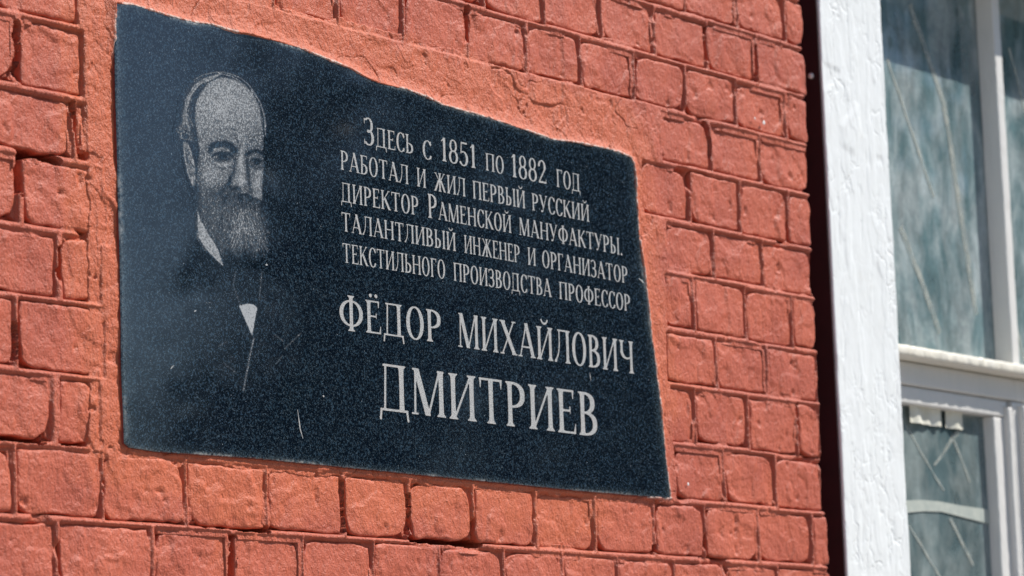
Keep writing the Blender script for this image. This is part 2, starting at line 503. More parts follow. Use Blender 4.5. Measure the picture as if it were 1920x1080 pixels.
# mortar: one sheet of real relief behind and between the bricks
def mortar_sheet(name, x0, x1, z0, z1, step, label=None):
    xs = np.linspace(x0, x1, int((x1 - x0) / step) + 1); zs = np.linspace(z0, z1, int((z1 - z0) / step) + 1)
    X, Z = np.meshgrid(xs, zs)
    D = np.full(X.shape, .02); S = np.zeros(X.shape)
    for (a, b, c, d) in brick_rects:
        i0, i1 = np.searchsorted(xs, [a - .02, b + .02]); j0, j1 = np.searchsorted(zs, [c - .02, d + .02])
        if i0 >= i1 or j0 >= j1: continue
        x, z = X[j0:j1, i0:i1], Z[j0:j1, i0:i1]
        dx = np.maximum(a - x, x - b); dz = np.maximum(c - z, z - d)
        dd = np.where((dx > 0) | (dz > 0), np.hypot(np.maximum(dx, 0), np.maximum(dz, 0)), np.maximum(dx, dz))
        o_ = D[j0:j1, i0:i1]; nb = dd < o_
        sv = np.where(dx > dz, (a - x > x - b) * .55, (c - z > z - d) * 1.)        # below or left of a brick
        S[j0:j1, i0:i1] = np.where(nb, sv, S[j0:j1, i0:i1]); D[j0:j1, i0:i1] = np.minimum(o_, dd)
    NY, NX = X.shape; keep = (D > -.0065) | (plaster_w(X, Z) > -.0015); idmap = np.full(X.shape, -1, np.int64)
    idmap[keep] = np.arange(keep.sum())
    fs = grid_faces(NX, NY); fs = idmap.ravel()[fs]; fs = fs[(fs >= 0).all(1)]
    X, Z, D, S = X[keep], Z[keep], D[keep], S[keep]
    edgew = .0014 + .0009 * fbm(X * 30, Z * 30, 71)
    groove = np.clip(ss(.0002, 1, np.clip(D / edgew, 0, 1)), 0, 1)
    filled = ss(.05, .40, fbm(X * 11, Z * 15, 73) + .10 - .25 * S)
    gdepth = (.0048 + .0065 * S) * (1 - .97 * filled) * (1 - .35 * (np.abs(fbm(X * 3, Z * 3, 72))))
    deep = ss(.40, .60, fbm(X * 9 + 5, Z * 13, 79)) * .012          # places where the mortar fell out
    for ax, ay, bx, by, rw_ in ((33, 52, 34, 132, 6), (38, 285, 36, 350, 8), (40, 284, 95, 288, 7), (60, 284, 106, 305, 6), (438, 1012, 436, 1078, 7), (873, 18, 877, 55, 5), (113, 470, 112, 515, 5), (205, 850, 240, 858, 6),
                                (380, 980, 500, 994, 4), (770, 1010, 900, 1020, 4), (1120, 1010, 1230, 1030, 5), (1325, 55, 1327, 110, 4), (1418, 90, 1419, 150, 4), (150, 290, 185, 303, 5), (0, 818, 80, 826, 4), (115, 826, 185, 832, 5),
                                (136, 195, 145, 285, 4), (27, 610, 27, 670, 4), (197, 900, 200, 955, 4), (640, 905, 643, 995, 4), (766, 930, 768, 1000, 4), (1290, 560, 1293, 600, 4), (1494, 760, 1498, 800, 4), (1325, 230, 1330, 290, 3)):
        A_, B_ = P(ax, ay), P(bx, by); e_ = B_ - A_
        t_ = np.clip(((X - A_[0]) * e_[0] + (Z - A_[2]) * e_[2]) / (e_[0] ** 2 + e_[2] ** 2), 0, 1)
        d_ = np.hypot(X - A_[0] - e_[0] * t_, Z - A_[2] - e_[2] * t_) * (1 + .5 * fbm(X * 110, Z * 110, 70))
        deep = np.maximum(deep, .056 * (1 - ss(rw_ * .0008, rw_ * .0011, d_)))
    H = .0006 + .0020 * ss(.3, .9, np.clip(D / .0046, 0, 1)) - gdepth * (1 - groove) - deep * (1 - .2 * groove) + .0012 * fbm(X * 60, Z * 60, 74) + surf(X, Z) * .6
    H = np.where(D < -.005, np.minimum(H, -.012), H)
    pw = plaster_w(X, Z)
    sdp = poly_sd(X, Z, POLY)
    # plaster rises to lap over the top and right edges of the slab
    lapside = (Z > pzt - .085 - .02) | (X > pxr - .075)
    top_side = ss(-.02, .02, Z - (POLY[:, 1].max() - .06 - .05 * (X - pxl) / (pxr - pxl)))
    right_side = ss(-.03, -.005, X - (pxr - .045 - .045 * (Z - pzb) / (pzt - pzb)))
    lap = np.clip(top_side + right_side, 0, 1)
    hp = .0008 + 1.1 * surf(X, Z) + .00045 * fbm(X * 150, Z * 150, 91) + lap * .0058 * np.exp(-np.maximum(sdp, 0) / .012)
    hp = hp + .0008 * np.exp(-np.maximum(sdp, 0) / .004)
    inside_drop = np.where(sdp < 0, -(-sdp - .0012 * (1 + fbm(X * 90, Z * 90, 93))) * 4.0, 0)
    hp = hp + np.where(sdp < 0, np.minimum(inside_drop, .0), 0)
    hp = np.where(sdp < -.006, -.012, hp)
    hp_edge = hp - .014 * (1 - ss(0, .0045, pw))
    H = np.where(pw > 0, np.maximum(H, hp_edge), H)
    # hairline cracks running through the surround
    cr = np.abs(fbm(X * 10 + 3, Z * 14, 97)); gate = ss(.1, .3, fbm(X * 6, Z * 6, 98))
    H = H - .0022 * (1 - ss(0, .018, cr)) * gate * (pw > 0)
    H = np.maximum(H, -.058)
    V = np.stack([X, -H, Z - GROUND], -1).reshape(-1, 3)
    pale = (lap * (1 - ss(.0002, .0030, np.abs(sdp + .0005))) * ss(-.35, .0, fbm(X * 16, Z * 16, 88))).ravel()
    fr = np.clip(fresh_w(X, Z) + .15 * (pw > 0), 0, 1).ravel()
    isp = (pw > .0).ravel()
    flag = isp[fs].all(1)
    hidden = (sdp.ravel() < -.012)[fs].all(1)
    for nm, sel, lb in (('mortar_joints', ~flag & ~hidden, None), ('mortar_surround', flag & ~hidden, 'smoothed orange red mortar band around the plaque')):
        f2 = fs[sel]
        if not len(f2): continue
        used, inv = np.unique(f2, return_inverse=True)
        me = mesh_np(nm, V[used], inv.reshape(f2.shape), M_mortar, True, {'fresh': fr[used], 'pale': pale[used]})
        o = link(nm, me, wall)
        if lb: o['label'] = lb
        if nm == 'mortar_joints': o['kind'] = 'stuff'
XR = XEDGE - .006
mortar_sheet('mortar', -.96, XR, ZL[13] - .0, ZL[1] + .03, .00112)
# body of the wall behind, with the return into the window opening
WT = .46
body = [(-6, XEDGE - .008, .015, WT, 0, 9), ]
link('wall_core', box_mesh('wall_core', -7, XEDGE - .008, .0625, WT, 0, 4.6, M_core), wall)
OPW = 1.50                                          # width of the window opening
link('wall_core', box_mesh('wall_core', XEDGE + OPW, 12, .0, WT, 0, 4.6, M_core), wall)
ztop_open = P(1750, -90, .05)[2] - GROUND - .25
link('wall_core', box_mesh('wall_core', XEDGE - .006, XEDGE + OPW - .002, .012, WT - .002, ztop_open + .35, 4.598, M_core), wall)
link('wall_core', box_mesh('wall_core', XEDGE - .006, XEDGE + OPW - .002, .012, WT - .002, 0, ztop_open - 1.75, M_core), wall)

# ------------------------------------------------------------------ plaque
plaque = empty('memorial_plaque', (P(730, 450)[0], 0, P(730, 450)[2]))
tag(plaque, 'dark polished stone memorial plaque with engraved portrait and Cyrillic inscription', 'plaque')
PO = np.array(plaque.location)
# densify and roughen the outline
pts = []
for k in range(len(POLY)):
    a, b = POLY[k], POLY[(k + 1) % len(POLY)]
    n = max(1, int(np.linalg.norm(b - a) / .004))
    rough = 1.0 if (k < 32) else .22
    for q in range(n):
        p = a + (b - a) * q / n
        nrm = np.array([b[1] - a[1], -(b[0] - a[0])]); nrm = nrm / np.linalg.norm(nrm)
        pts.append(p + nrm * rough * .0011 * float(fbm(np.array(p[0] * 160.), np.array(p[1] * 160.), 5)))
pts = np.array(pts); n = len(pts)
cen = pts.mean(0)
tang = np.roll(pts, -3, 0) - np.roll(pts, 3, 0); nrm = np.stack([tang[:, 1], -tang[:, 0]], 1); nrm /= np.linalg.norm(nrm, axis=1)[:, None]
sgn = np.sign(((pts + nrm * .004 - cen) ** 2).sum(1) - ((pts - cen) ** 2).sum(1)); nrm *= np.median(sgn)
rings = [(0, .0205, .0), (0, -.0050, 1.), (.0010, -.0060, 1.), (.004, -.0060, .45), (.012, -.0060, .0)]
V, A = [], []
for off, y, e in rings:
    q = cen + (pts - cen) * (1 - off / .28)
    V += [(x - PO[0], y - PO[1], z - PO[2]) for x, z in q]; A += [e] * n
fs = []
for k in range(len(rings) - 1):
    for i in range(n):
        j = (i + 1) % n; fs.append((k * n + i, k * n + j, (k + 1) * n + j, (k + 1) * n + i))
V.append((cen[0] - PO[0], -.006 - PO[1], cen[1] - PO[2])); A.append(0.)
fs += [((len(rings) - 1) * n + i, (len(rings) - 1) * n + (i + 1) % n, len(V) - 1) for i in range(n)]
import bmesh
def fix_normals(me, up=(0, -1, 0)):
    bm = bmesh.new(); bm.from_mesh(me); bmesh.ops.recalc_face_normals(bm, faces=bm.faces)
    bm.to_mesh(me); bm.free()
me = mesh_np('stone_slab', V, fs, M_granite, False, {'edge': A}); fix_normals(me)
link('stone_slab', me, plaque)
# the wall paint that ran onto the slab's left and lower sides
q0 = pts + nrm * .0003
V = [(x - PO[0], .012, z - PO[2]) for x, z in q0] + [(x - PO[0], -.0044 - .0006 * math.sin(i * .21) * math.sin(i * .057), z - PO[2]) for i, (x, z) in enumerate(q0)]
fs = [(i, (i + 1) % n, n + (i + 1) % n, n + i) for i in range(n)]
me = mesh_np('painted_edge', V, fs, M_maroon_edge if 'M_maroon_edge' in globals() else M_core, False); fix_normals(me)
link('painted_edge', me, plaque)['label'] = 'slab side smeared with red wall paint'

# ---- glyphs: serif capitals drawn as distance fields, contoured into flat meshes
def seg(x, y, ax, ay, bx, by, w):
    ex, ey = bx - ax, by - ay; L = math.hypot(ex, ey); ex, ey = ex / L, ey / L
    u = (x - ax) * ex + (y - ay) * ey; v = (x - ax) * -ey + (y - ay) * ex
    return np.maximum(np.abs(v) - w / 2, np.maximum(-u, u - L))
def ell(x, y, cx, cy, a, b, pw=2.):
    r = (np.abs((x - cx) / a) ** pw + np.abs((y - cy) / b) ** pw) ** (1 / pw)
    return (r - 1) * min(a, b)
T_, H_ = .145, .048
def stem(x, y, cx, y0=0, y1=1, w=T_, s0=True, s1=True):
    yy = (y - (y0 + y1) / 2) / ((y1 - y0) / 2)
    d = np.maximum(np.abs(x - cx) - w / 2 * (.86 + .14 * yy ** 2), np.maximum(y0 - y, y - y1))
    for on, ys, sg in ((s0, y0, 1), (s1, y1, -1)):
        if on:
            hh = (y - ys) * sg
            half = w / 2 + .062 * np.clip(1 - (hh - .022) / .07, 0, 1) ** 2.2
            d = np.minimum(d, np.maximum(np.abs(x - cx) - half, np.maximum(-hh, hh - .09)))
    return d
def hbar(x, y, x0, x1, yc, w=H_):
    return np.maximum(np.abs(y - yc) - w / 2, np.maximum(x0 - x, x - x1))
def tick(x, y, xc, y0, y1, w=.05, lean=0.):
    """wedge serif at the free end of an arm, wide at y0"""
    t = (y - y0) / (y1 - y0)
    return np.maximum(np.abs(x - xc - lean * t) - w * (1 - .75 * t) / 1.4, np.maximum(-t, t - 1) * abs(y1 - y0))
def diag(x, y, ax, ay, bx, by, w):
    d = seg(x, y, ax - (bx - ax) * .2, ay - (by - ay) * .2, bx + (bx - ax) * .2, by + (by - ay) * .2, w)
    return np.maximum(d, np.maximum(min(ay, by) - y, y - max(ay, by)))
def ring(x, y, cx, cy, a, b, tx=T_, ty=H_, pw=2.1):
    return np.maximum(ell(x, y, cx, cy, a, b, pw), -ell(x, y, cx, cy, a - tx, b - ty, 2.0))
def bowl(x, y, xs, y0, y1, wd, tx=T_):
    cy, b = (y0 + y1) / 2, (y1 - y0) / 2
    o = ell(x, y, xs, cy, wd, b, 2.5); i = ell(x, y, xs, cy, wd - tx, b - H_, 2.3)
    return np.maximum(np.maximum(o, -i), xs - x)
mn = lambda *a: np.minimum.reduce(a)
def serif(x, y, cx, y0, sg, half=.115, h=.04):
    hh = (y - y0) * sg
    return np.maximum(np.abs(x - cx) - half, np.maximum(-hh, hh - h))
GL = {}
def g(ch, w):
    def deco(fn): GL[ch] = (w, fn); return fn
    return deco
@g('П', .86)
def _(x, y): return mn(stem(x, y, .16), stem(x, y, .70), hbar(x, y, .1, .76, .976))
@g('Н', .88)
def _(x, y): return mn(stem(x, y, .16), stem(x, y, .72), hbar(x, y, .16, .72, .52))
@g('И', .88)
def _(x, y): return mn(stem(x, y, .16), stem(x, y, .72), diag(x, y, .18, .0, .70, 1., .055))
@g('Й', .88)
def _(x, y):
    br = np.maximum(np.maximum(ell(x, y, .44, 1.20, .16, .13), -ell(x, y, .44, 1.235, .125, .105)), y - 1.2)
    return mn(stem(x, y, .16), stem(x, y, .72), diag(x, y, .18, .0, .70, 1., .055), br, ell(x, y, .29, 1.2, .035, .035), ell(x, y, .59, 1.2, .035, .035))
@g('Р', .68)
def _(x, y): return mn(stem(x, y, .16), bowl(x, y, .19, .42, 1., .44))
@g('В', .70)
def _(x, y): return mn(stem(x, y, .16), bowl(x, y, .19, .50, 1., .38), bowl(x, y, .19, 0., .55, .45))
@g('Ь', .66)
def _(x, y): return mn(stem(x, y, .16), bowl(x, y, .19, 0., .55, .43))
@g('Ы', 1.0)
def _(x, y): return mn(stem(x, y, .16), bowl(x, y, .19, 0., .55, .38), stem(x, y, .84))
@g('Б', .68)
def _(x, y): return mn(stem(x, y, .16), bowl(x, y, .19, 0., .55, .43), hbar(x, y, .1, .56, .976), tick(x, y, .56, 1., .80))
@g('Е', .66)
def _(x, y): return mn(stem(x, y, .16), hbar(x, y, .1, .56, .976), hbar(x, y, .1, .60, .024), hbar(x, y, .16, .46, .52),
                       tick(x, y, .55, 1., .79), tick(x, y, .59, .0, .24, lean=.03), tick(x, y, .45, .62, .42, .03))
@g('Ё', .66)
def _(x, y): return mn(GL['Е'][1](x, y), ell(x, y, .24, 1.15, .058, .058), ell(x, y, .46, 1.15, .058, .058))
@g('Г', .62)
def _(x, y): return mn(stem(x, y, .16), hbar(x, y, .1, .55, .976), tick(x, y, .55, 1., .78))
@g('Т', .78)
def _(x, y): return mn(stem(x, y, .39, s1=False), hbar(x, y, .06, .72, .976), tick(x, y, .07, 1., .78), tick(x, y, .71, 1., .78))
@g('О', .80)
def _(x, y): return ring(x, y, .40, .5, .36, .52)
@g('С', .70)
def _(x, y):
    d = ring(x, y, .40, .5, .36, .52)
    cut = np.maximum(.50 - x, np.abs(y - .5) - .26 - (x - .5) * .2)
    return mn(np.maximum(d, -cut), tick(x, y, .63, .98, .72, .05), tick(x, y, .63, .03, .24, .03))
@g('А', .86)
def _(x, y): return mn(diag(x, y, .10, 0., .43, 1.02, .055), diag(x, y, .74, 0., .41, 1.02, .15), hbar(x, y, .22, .62, .30), serif(x, y, .10, 0, 1, .10), serif(x, y, .74, 0, 1, .13))
@g('Л', .84)
def _(x, y):
    leg = np.maximum(np.maximum(ell(x, y, -.06, .60, .34, .62), -ell(x, y, -.10, .60, .33, .57)), np.maximum(.0 - x, y - .6))
    return mn(leg, seg(x, y, .262, .5, .262, 1., .05), stem(x, y, .68), hbar(x, y, .18, .7, .976), ell(x, y, .07, .045, .05, .05))
@g('Д', .88)
def _(x, y):
    return mn(seg(x, y, .17, 0., .21, 1., .055), stem(x, y, .66, s0=False), hbar(x, y, .13, .73, .976), hbar(x, y, .05, .84, .024),
              np.maximum(seg(x, y, .07, .05, .04, -.20, .055), -1 * (x * 0 + 1)), seg(x, y, .80, .05, .84, -.20, .055))
@g('М', 1.06)
def _(x, y): return mn(diag(x, y, .12, 0., .15, 1., .055), diag(x, y, .17, 1., .50, 0., .15), diag(x, y, .86, 1., .51, 0., .055), stem(x, y, .90, s1=False), serif(x, y, .12, 0, 1, .10), serif(x, y, .15, 1, -1, .09), serif(x, y, .89, 1, -1, .10))
@g('Х', .86)
def _(x, y): return mn(diag(x, y, .14, 1., .72, 0., .15), diag(x, y, .70, 1., .12, 0., .055), serif(x, y, .15, 1, -1, .13), serif(x, y, .70, 1, -1, .10), serif(x, y, .12, 0, 1, .10), serif(x, y, .72, 0, 1, .13))
@g('У', .82)
def _(x, y): return mn(diag(x, y, .13, 1., .43, .28, .14), diag(x, y, .72, 1., .33, .03, .055), serif(x, y, .13, 1, -1, .12), serif(x, y, .71, 1, -1, .10), ell(x, y, .25, .06, .06, .06), seg(x, y, .25, .03, .35, .05, .05))
@g('К', .82)
def _(x, y): return mn(stem(x, y, .16), diag(x, y, .68, 1., .20, .44, .055), diag(x, y, .33, .60, .72, 0., .15), serif(x, y, .67, 1, -1, .09), serif(x, y, .73, 0, 1, .11))
@g('Ж', 1.16)
def _(x, y):
    h = lambda x: mn(diag(x, y, .97, 1., .56, .48, .055), diag(x, y, .68, .60, 1.02, 0., .14), serif(x, y, .97, 1, -1, .09), serif(x, y, 1.02, 0, 1, .10))
    return mn(stem(x, y, .58), h(x), h(1.16 - x))
@g('Ф', 1.0)
def _(x, y): return mn(stem(x, y, .5, -.03, 1.05), ring(x, y, .5, .51, .46, .40))
@g('Ч', .82)
def _(x, y):
    b = np.maximum(np.maximum(ell(x, y, .42, .66, .34, .24), -ell(x, y, .45, .68, .23, .205)), np.maximum(y - .66, x - .66))
    return mn(stem(x, y, .66), b, stem(x, y, .15, .62, 1, .13, s0=False))
@g('З', .62)
def _(x, y):
    a = ring(x, y, .28, .74, .25, .28, .12); b = ring(x, y, .28, .27, .30, .29, .14)
    a = np.maximum(a, -np.maximum(x - .26, np.abs(y - .74) - .17)); b = np.maximum(b, -np.maximum(x - .26, np.abs(y - .28) - .17))
    a = np.maximum(a, -np.maximum(x - .22, .68 - y)*-1*0 + a*0 - 9) if False else a
    a = np.maximum(a, -np.maximum(x - .20, y - .72)); b = np.maximum(b, -np.maximum(x - .20, .30 - y))
    return mn(a, b, tick(x, y, .06, .97, .76, .04), tick(x, y, .05, .02, .22, .04))
@g('1', .44)
def _(x, y): return mn(stem(x, y, .24, s1=False), seg(x, y, .20, .95, .08, .84, .05))
@g('8', .60)
def _(x, y): return mn(ring(x, y, .30, .75, .22, .265, .10), ring(x, y, .30, .27, .27, .285, .12))
@g('5', .58)
def _(x, y):
    b = ring(x, y, .26, .30, .28, .32, .13); b = np.maximum(b, -np.maximum(x - .17, .12 - y))
    return mn(b, hbar(x, y, .13, .50, .97, .07), seg(x, y, .15, 1., .12, .5, .05), ell(x, y, .07, .12, .055, .055))
@g('2', .60)
def _(x, y):
    a = ring(x, y, .28, .72, .25, .29, .12); a = np.maximum(a, -np.maximum(x - .3, y - .72)); a = np.maximum(a, .60 - y)
    return mn(a, seg(x, y, .47, .63, .08, .05, .07), hbar(x, y, .05, .54, .04, .08), tick(x, y, .53, .0, .2, .04), ell(x, y, .08, .76, .05, .05))
@g('.', .30)
def _(x, y): return ell(x, y, .13, .06, .07, .07)

def contour(fn, w, step=.018):
    """marching squares over the field; returns verts (x,y) and faces of the inside"""
    xs = np.arange(-.12, w + .14, step); ys = np.arange(-.26, 1.36, step)
    X, Y = np.meshgrid(xs, ys); Fv = fn(X, Y)
    nx = len(xs); verts = {}; out = []; faces = []
    def vert(key, p):
        if key not in verts: verts[key] = len(out); out.append(p)
        return verts[key]
    act = (Fv[:-1, :-1] < 0) | (Fv[1:, :-1] < 0) | (Fv[:-1, 1:] < 0) | (Fv[1:, 1:] < 0)
    for j, i in zip(*np.nonzero(act)):
        cs = [(i, j), (i + 1, j), (i + 1, j + 1), (i, j + 1)]; poly = []
        for k in range(4):
            a, b = cs[k], cs[(k + 1) % 4]; fa, fb = Fv[a[1], a[0]], Fv[b[1], b[0]]
            if fa < 0: poly.append(vert(a, (xs[a[0]], ys[a[1]])))
            if (fa < 0) != (fb < 0):
                t = fa / (fa - fb); key = (min(a, b), max(a, b))
                poly.append(vert(key, (xs[a[0]] + (xs[b[0]] - xs[a[0]]) * t, ys[a[1]] + (ys[b[1]] - ys[a[1]]) * t)))
        if len(poly) >= 3: faces.append(tuple(poly))
    return out, faces
GM = {}
def glyph(ch):
    if ch not in GM:
        wd, fn = GL[ch]
        v, f = contour(fn, wd)
        me = mesh_np('letter', [(a, 0, b) for a, b in v], f, M_letter, False)
        GM[ch] = me
    return GM[ch], GL[ch][0]

LY = -SH - .0004
# words: text, start px, baseline px, end px, baseline px, cap height px, first letter scale
WORDS = [
 ('Здесь', 683, 270, 775, 289, 36, 1.40), ('с', 793, 297, 809, 300, 35, 1), ('1851', 827, 301, 893, 316, 44, 1), ('по', 911, 319, 945, 327, 32.5, 1),
 ('1882', 959, 331, 1025, 345, 43, 1), ('год', 1044, 350, 1088, 360, 33, 1),
 ('работал', 639, 317.5, 766, 346, 36, 1), ('и', 782, 349, 799, 353, 35, 1), ('жил', 814, 357, 873, 369, 34.5, 1), ('первый', 887, 372, 985, 391, 33.5, 1), ('русский', 998, 394, 1105, 416, 32, 1),
 ('директор', 640, 377.5, 785, 404, 36, 1), ('Раменской', 803, 408, 959, 437, 34, 1.33), ('мануфактуры.', 974, 440, 1168, 479, 32.5, 1),
 ('талантливый', 641, 433, 855, 471, 35.5, 1), ('инженер', 871, 474, 975, 493, 33.5, 1), ('и', 990, 496, 1005, 499, 32.5, 1), ('организатор', 1017, 501, 1177, 531.5, 32, 1),
 ('текстильного', 643, 491.5, 835, 523, 36, 1), ('производства', 851, 526, 1034, 557, 34, 1), ('профессор', 1049, 560, 1182, 584, 32, 1),
 ('ФЁДОР', 637, 616, 828, 643, 62, 1), ('МИХАЙЛОВИЧ', 860, 650, 1189, 701, 64, 1),
 ('ДМИТРИЕВ', 713, 768.5, 1122, 819.5, 88, 1),
]
nletters = 0
for text, xa_, ya_, xb_, yb_, cap, first in WORDS:
    A = P(xa_, ya_, LY); B = P(xb_, yb_, LY)
    hgt = np.linalg.norm(P(xa_ - cap * .03, ya_ - cap, LY) - A)
    # cap height keeps its real size along the word
    up_ = np.array([0, 0, 1.])
    dirv = (B - A); Lw = np.linalg.norm(dirv); dirv /= Lw
    adv = []; tot = 0
    for k, ch in enumerate(text):
        s = first if k == 0 else 1.
        wd = GL[ch.upper()][0]
        adv.append((tot, s)); tot += (wd + .045) * s
    tot -= .11
    sx = Lw / tot
    for (off, s), ch in zip(adv, text):
        me, wd = glyph(ch.upper())
        o = link('digit' if ch in '1258' else ('full_stop' if ch == '.' else 'letter'), me, plaque)
        org = A + dirv * (off - .03) * sx
        hh = hgt
        o.matrix_basis = Matrix(((dirv[0] * sx * s, 0, .0, org[0] - PO[0]), (0, 1, 0, org[1] - PO[1]), (dirv[2] * sx * s, 0, hh * s, org[2] - PO[2]), (0, 0, 0, 1)))
        nletters += 1

# ---- engraved portrait: tones of the etching held as a value on a fine sheet of the same stone
def portrait():
    st = .00095
    c = [P(x, y, -SH) for x, y in ((315, 120), (600, 120), (600, 760), (315, 760))]
    x0, x1 = min(p[0] for p in c), max(p[0] for p in c); z0, z1 = min(p[2] for p in c), max(p[2] for p in c)
    xs = np.arange(x0, x1, st); zs = np.arange(z0, z1, st)
    X, Z = np.meshgrid(xs, zs)
    px, py = proj(X, Z, -SH)
    a, b = (px - 290) * 2.769, (py - 110) * 2.769           # drawing units
    def pl(pts): return poly_sd(a, b, np.array(pts, float))
    def blob(cx, cy, rx, ry, rot=0.):
        cr, sr = math.cos(rot), math.sin(rot); u = (a - cx) * cr + (b - cy) * sr; v = -(a - cx) * sr + (b - cy) * cr
        return np.exp(-((u / rx) ** 2 + (v / ry) ** 2))
    def line(pts, wd):
        d = np.full(a.shape, 1e9)
        for (ax, ay), (bx, by) in zip(pts[:-1], pts[1:]):
            ex, ey = bx - ax, by - ay; t = np.clip(((a - ax) * ex + (b - ay) * ey) / (ex * ex + ey * ey), 0, 1)
            d = np.minimum(d, np.hypot(a - ax - ex * t, b - ay - ey * t))
        return np.exp(-(d / wd) ** 2)
    T = np.zeros(a.shape)
    face = pl([(212, 235), (235, 180), (275, 125), (340, 95), (410, 105), (465, 132), (510, 180), (542, 245), (556, 320), (560, 400), (557, 470), (566, 560), (560, 640), (556, 735),
               (515, 720), (480, 700), (400, 700), (330, 720), (240, 700), (215, 640), (222, 560), (232, 480), (222, 400), (208, 320)])
    m = ss(7, -7, face)
    tone = .46 + .15 * blob(350, 230, 120, 120) - .06 * ss(300, 480, b) + .02 * vn(a / 30, b / 30, 4)
    tone = tone - .06 * ss(440, 480, a) * ss(260, 380, b) * (1 - .75 * blob(535, 660, 40, 90)) + .05 * blob(500, 260, 50, 90)
    tone = tone - .16 * ss(270, 215, a) * ss(380, 600, b)
    # brows
    tone = tone - .46 * line([(286, 476), (300, 452), (330, 440), (365, 438), (398, 452), (416, 476)], 13) - .25 * line([(300, 455), (360, 450), (412, 480)], 20)
    tone = tone - .36 * line([(474, 498), (500, 482), (530, 478), (556, 490)], 12)
    # eye sockets, eyes
    tone = tone - .20 * blob(350, 505, 62, 26) - .15 * blob(525, 530, 38, 34)
    tone = tone + .22 * line([(310, 474), (345, 466), (385, 476)], 7)
    tone = tone - .45 * line([(298, 508), (320, 492), (350, 486), (385, 494), (404, 508)], 5) - .60 * blob(352, 507, 20, 14)
    tone = tone - .22 * line([(310, 522), (350, 532), (392, 520)], 5) + .16 * line([(318, 545), (355, 556), (395, 542)], 6) - .14 * line([(312, 556), (350, 574), (392, 562)], 6)
    tone = tone - .45 * line([(496, 530), (520, 518), (552, 530)], 5) - .50 * blob(530, 541, 14, 12) - .2 * line([(500, 556), (530, 572), (556, 560)], 6)
    tone = tone + .20 * blob(516, 510, 18, 10)
    # furrow between the brows, nose bridge lit, its shaded flank
    tone = tone - .16 * line([(420, 400), (440, 450), (438, 500)], 8) + .10 * blob(452, 420, 20, 50)
    tone = tone + .18 * line([(450, 480), (452, 560), (450, 640)], 17) - .26 * line([(476, 520), (484, 590), (492, 650), (498, 690)], 9)
    tone = tone - .28 * line([(418, 520), (412, 580), (392, 620)], 10) + .15 * blob(440, 645, 30, 24) - .45 * blob(424, 672, 20, 11) - .30 * line([(392, 620), (386, 660), (400, 680)], 7)
    tone = tone - .28 * line([(385, 640), (350, 690), (322, 720)], 12) + .12 * blob(300, 610, 55, 60)
    tone = tone - .28 * line([(340, 372), (400, 362), (440, 385)], 5) * .5 - .12 * line([(300, 330), (400, 320), (450, 345)], 5)
    tone = tone + .16 * blob(532, 640, 26, 75)
    tone = tone * (1 - .55 * ss(590, 730, b + .25 * (a - 300) * (a < 300)) * ss(480, 420, a))
    tone = tone * (1 - .60 * blob(425, 735, 75, 40))
    T = np.maximum(T, m * np.clip(tone, .03, 1))
    # hair strands and head outline
    def strands(paths, amp, wd):
        nonlocal T
        for pth in paths: T = np.maximum(T, amp * line(pth, wd))
    R2 = np.random.default_rng(3)
    hair = pl([(208, 100), (350, 70), (300, 100), (240, 165), (208, 240), (205, 330), (222, 430), (200, 440), (120, 420), (112, 370), (132, 300), (140, 210), (165, 150)])
    T = np.maximum(T, ss(10, -14, hair) * (.11 + .08 * vn(a / 9, b / 22, 6)))
    for k in range(26):
        t = k / 25.; bx = 350 - 205 * t; o = R2.uniform(-6, 6)
        pth = [(350 - 60 * t + o, 74 + 38 * t), (255 - 55 * t + o, 105 + 40 * t), (200 - 40 * t + o, 170 + 50 * t), (165 - 20 * t + o * .6, 250 + 60 * t), (150 + R2.uniform(-16, 50), 330 + 60 * R2.random())]
        strands([pth], R2.uniform(.28, .58), 2.6)
    for k in range(14):
        cx_, cy_ = 150 + R2.uniform(-28, 28), 360 + R2.uniform(-45, 50); r_ = R2.uniform(8, 22); th = R2.uniform(0, 6.3)
        strands([[(cx_ + r_ * math.cos(th + q * .5), cy_ + r_ * math.sin(th + q * .5)) for q in range(6)]], R2.uniform(.3, .6), 2.8)
    strands([[(205, 110), (250, 84), (300, 72), (355, 70), (410, 84), (450, 104), (490, 138), (520, 180), (548, 230), (566, 285), (578, 350)],
             [(350, 80), (400, 92), (445, 118)], [(500, 160), (545, 220), (568, 300), (575, 400)]], .5, 2.8)
    strands([[(556, 300), (563, 400), (560, 470)]], .3, 3)
    # ear
    ear = pl([(150, 430), (172, 440), (196, 500), (212, 560), (212, 650), (198, 662), (176, 600), (158, 520)])
    T = np.maximum(T, ss(5, -5, ear) * (.34 + .15 * vn(a / 14, b / 20, 9)))
    strands([[(150, 436), (156, 510), (172, 590), (198, 660)], [(168, 440), (186, 480), (198, 540)]], .62, 4)
    # beard: middle grey mass with many light strands
    beard = pl([(220, 620), (320, 700), (390, 690), (470, 700), (555, 725), (575, 800), (600, 880), (600, 960), (560, 1010), (520, 1040), (470, 1010), (430, 1040), (390, 1010), (355, 1060), (310, 980),
                (262, 890), (225, 790), (214, 700)])
    T = np.maximum(T, ss(26, -40, beard) * np.clip(.13 + .10 * blob(270, 700, 70, 90) + .10 * blob(440, 900, 60, 100) + .08 * vn(a / 7, b / 18, 12) - .16 * blob(430, 745, 80, 40), .04, 1))
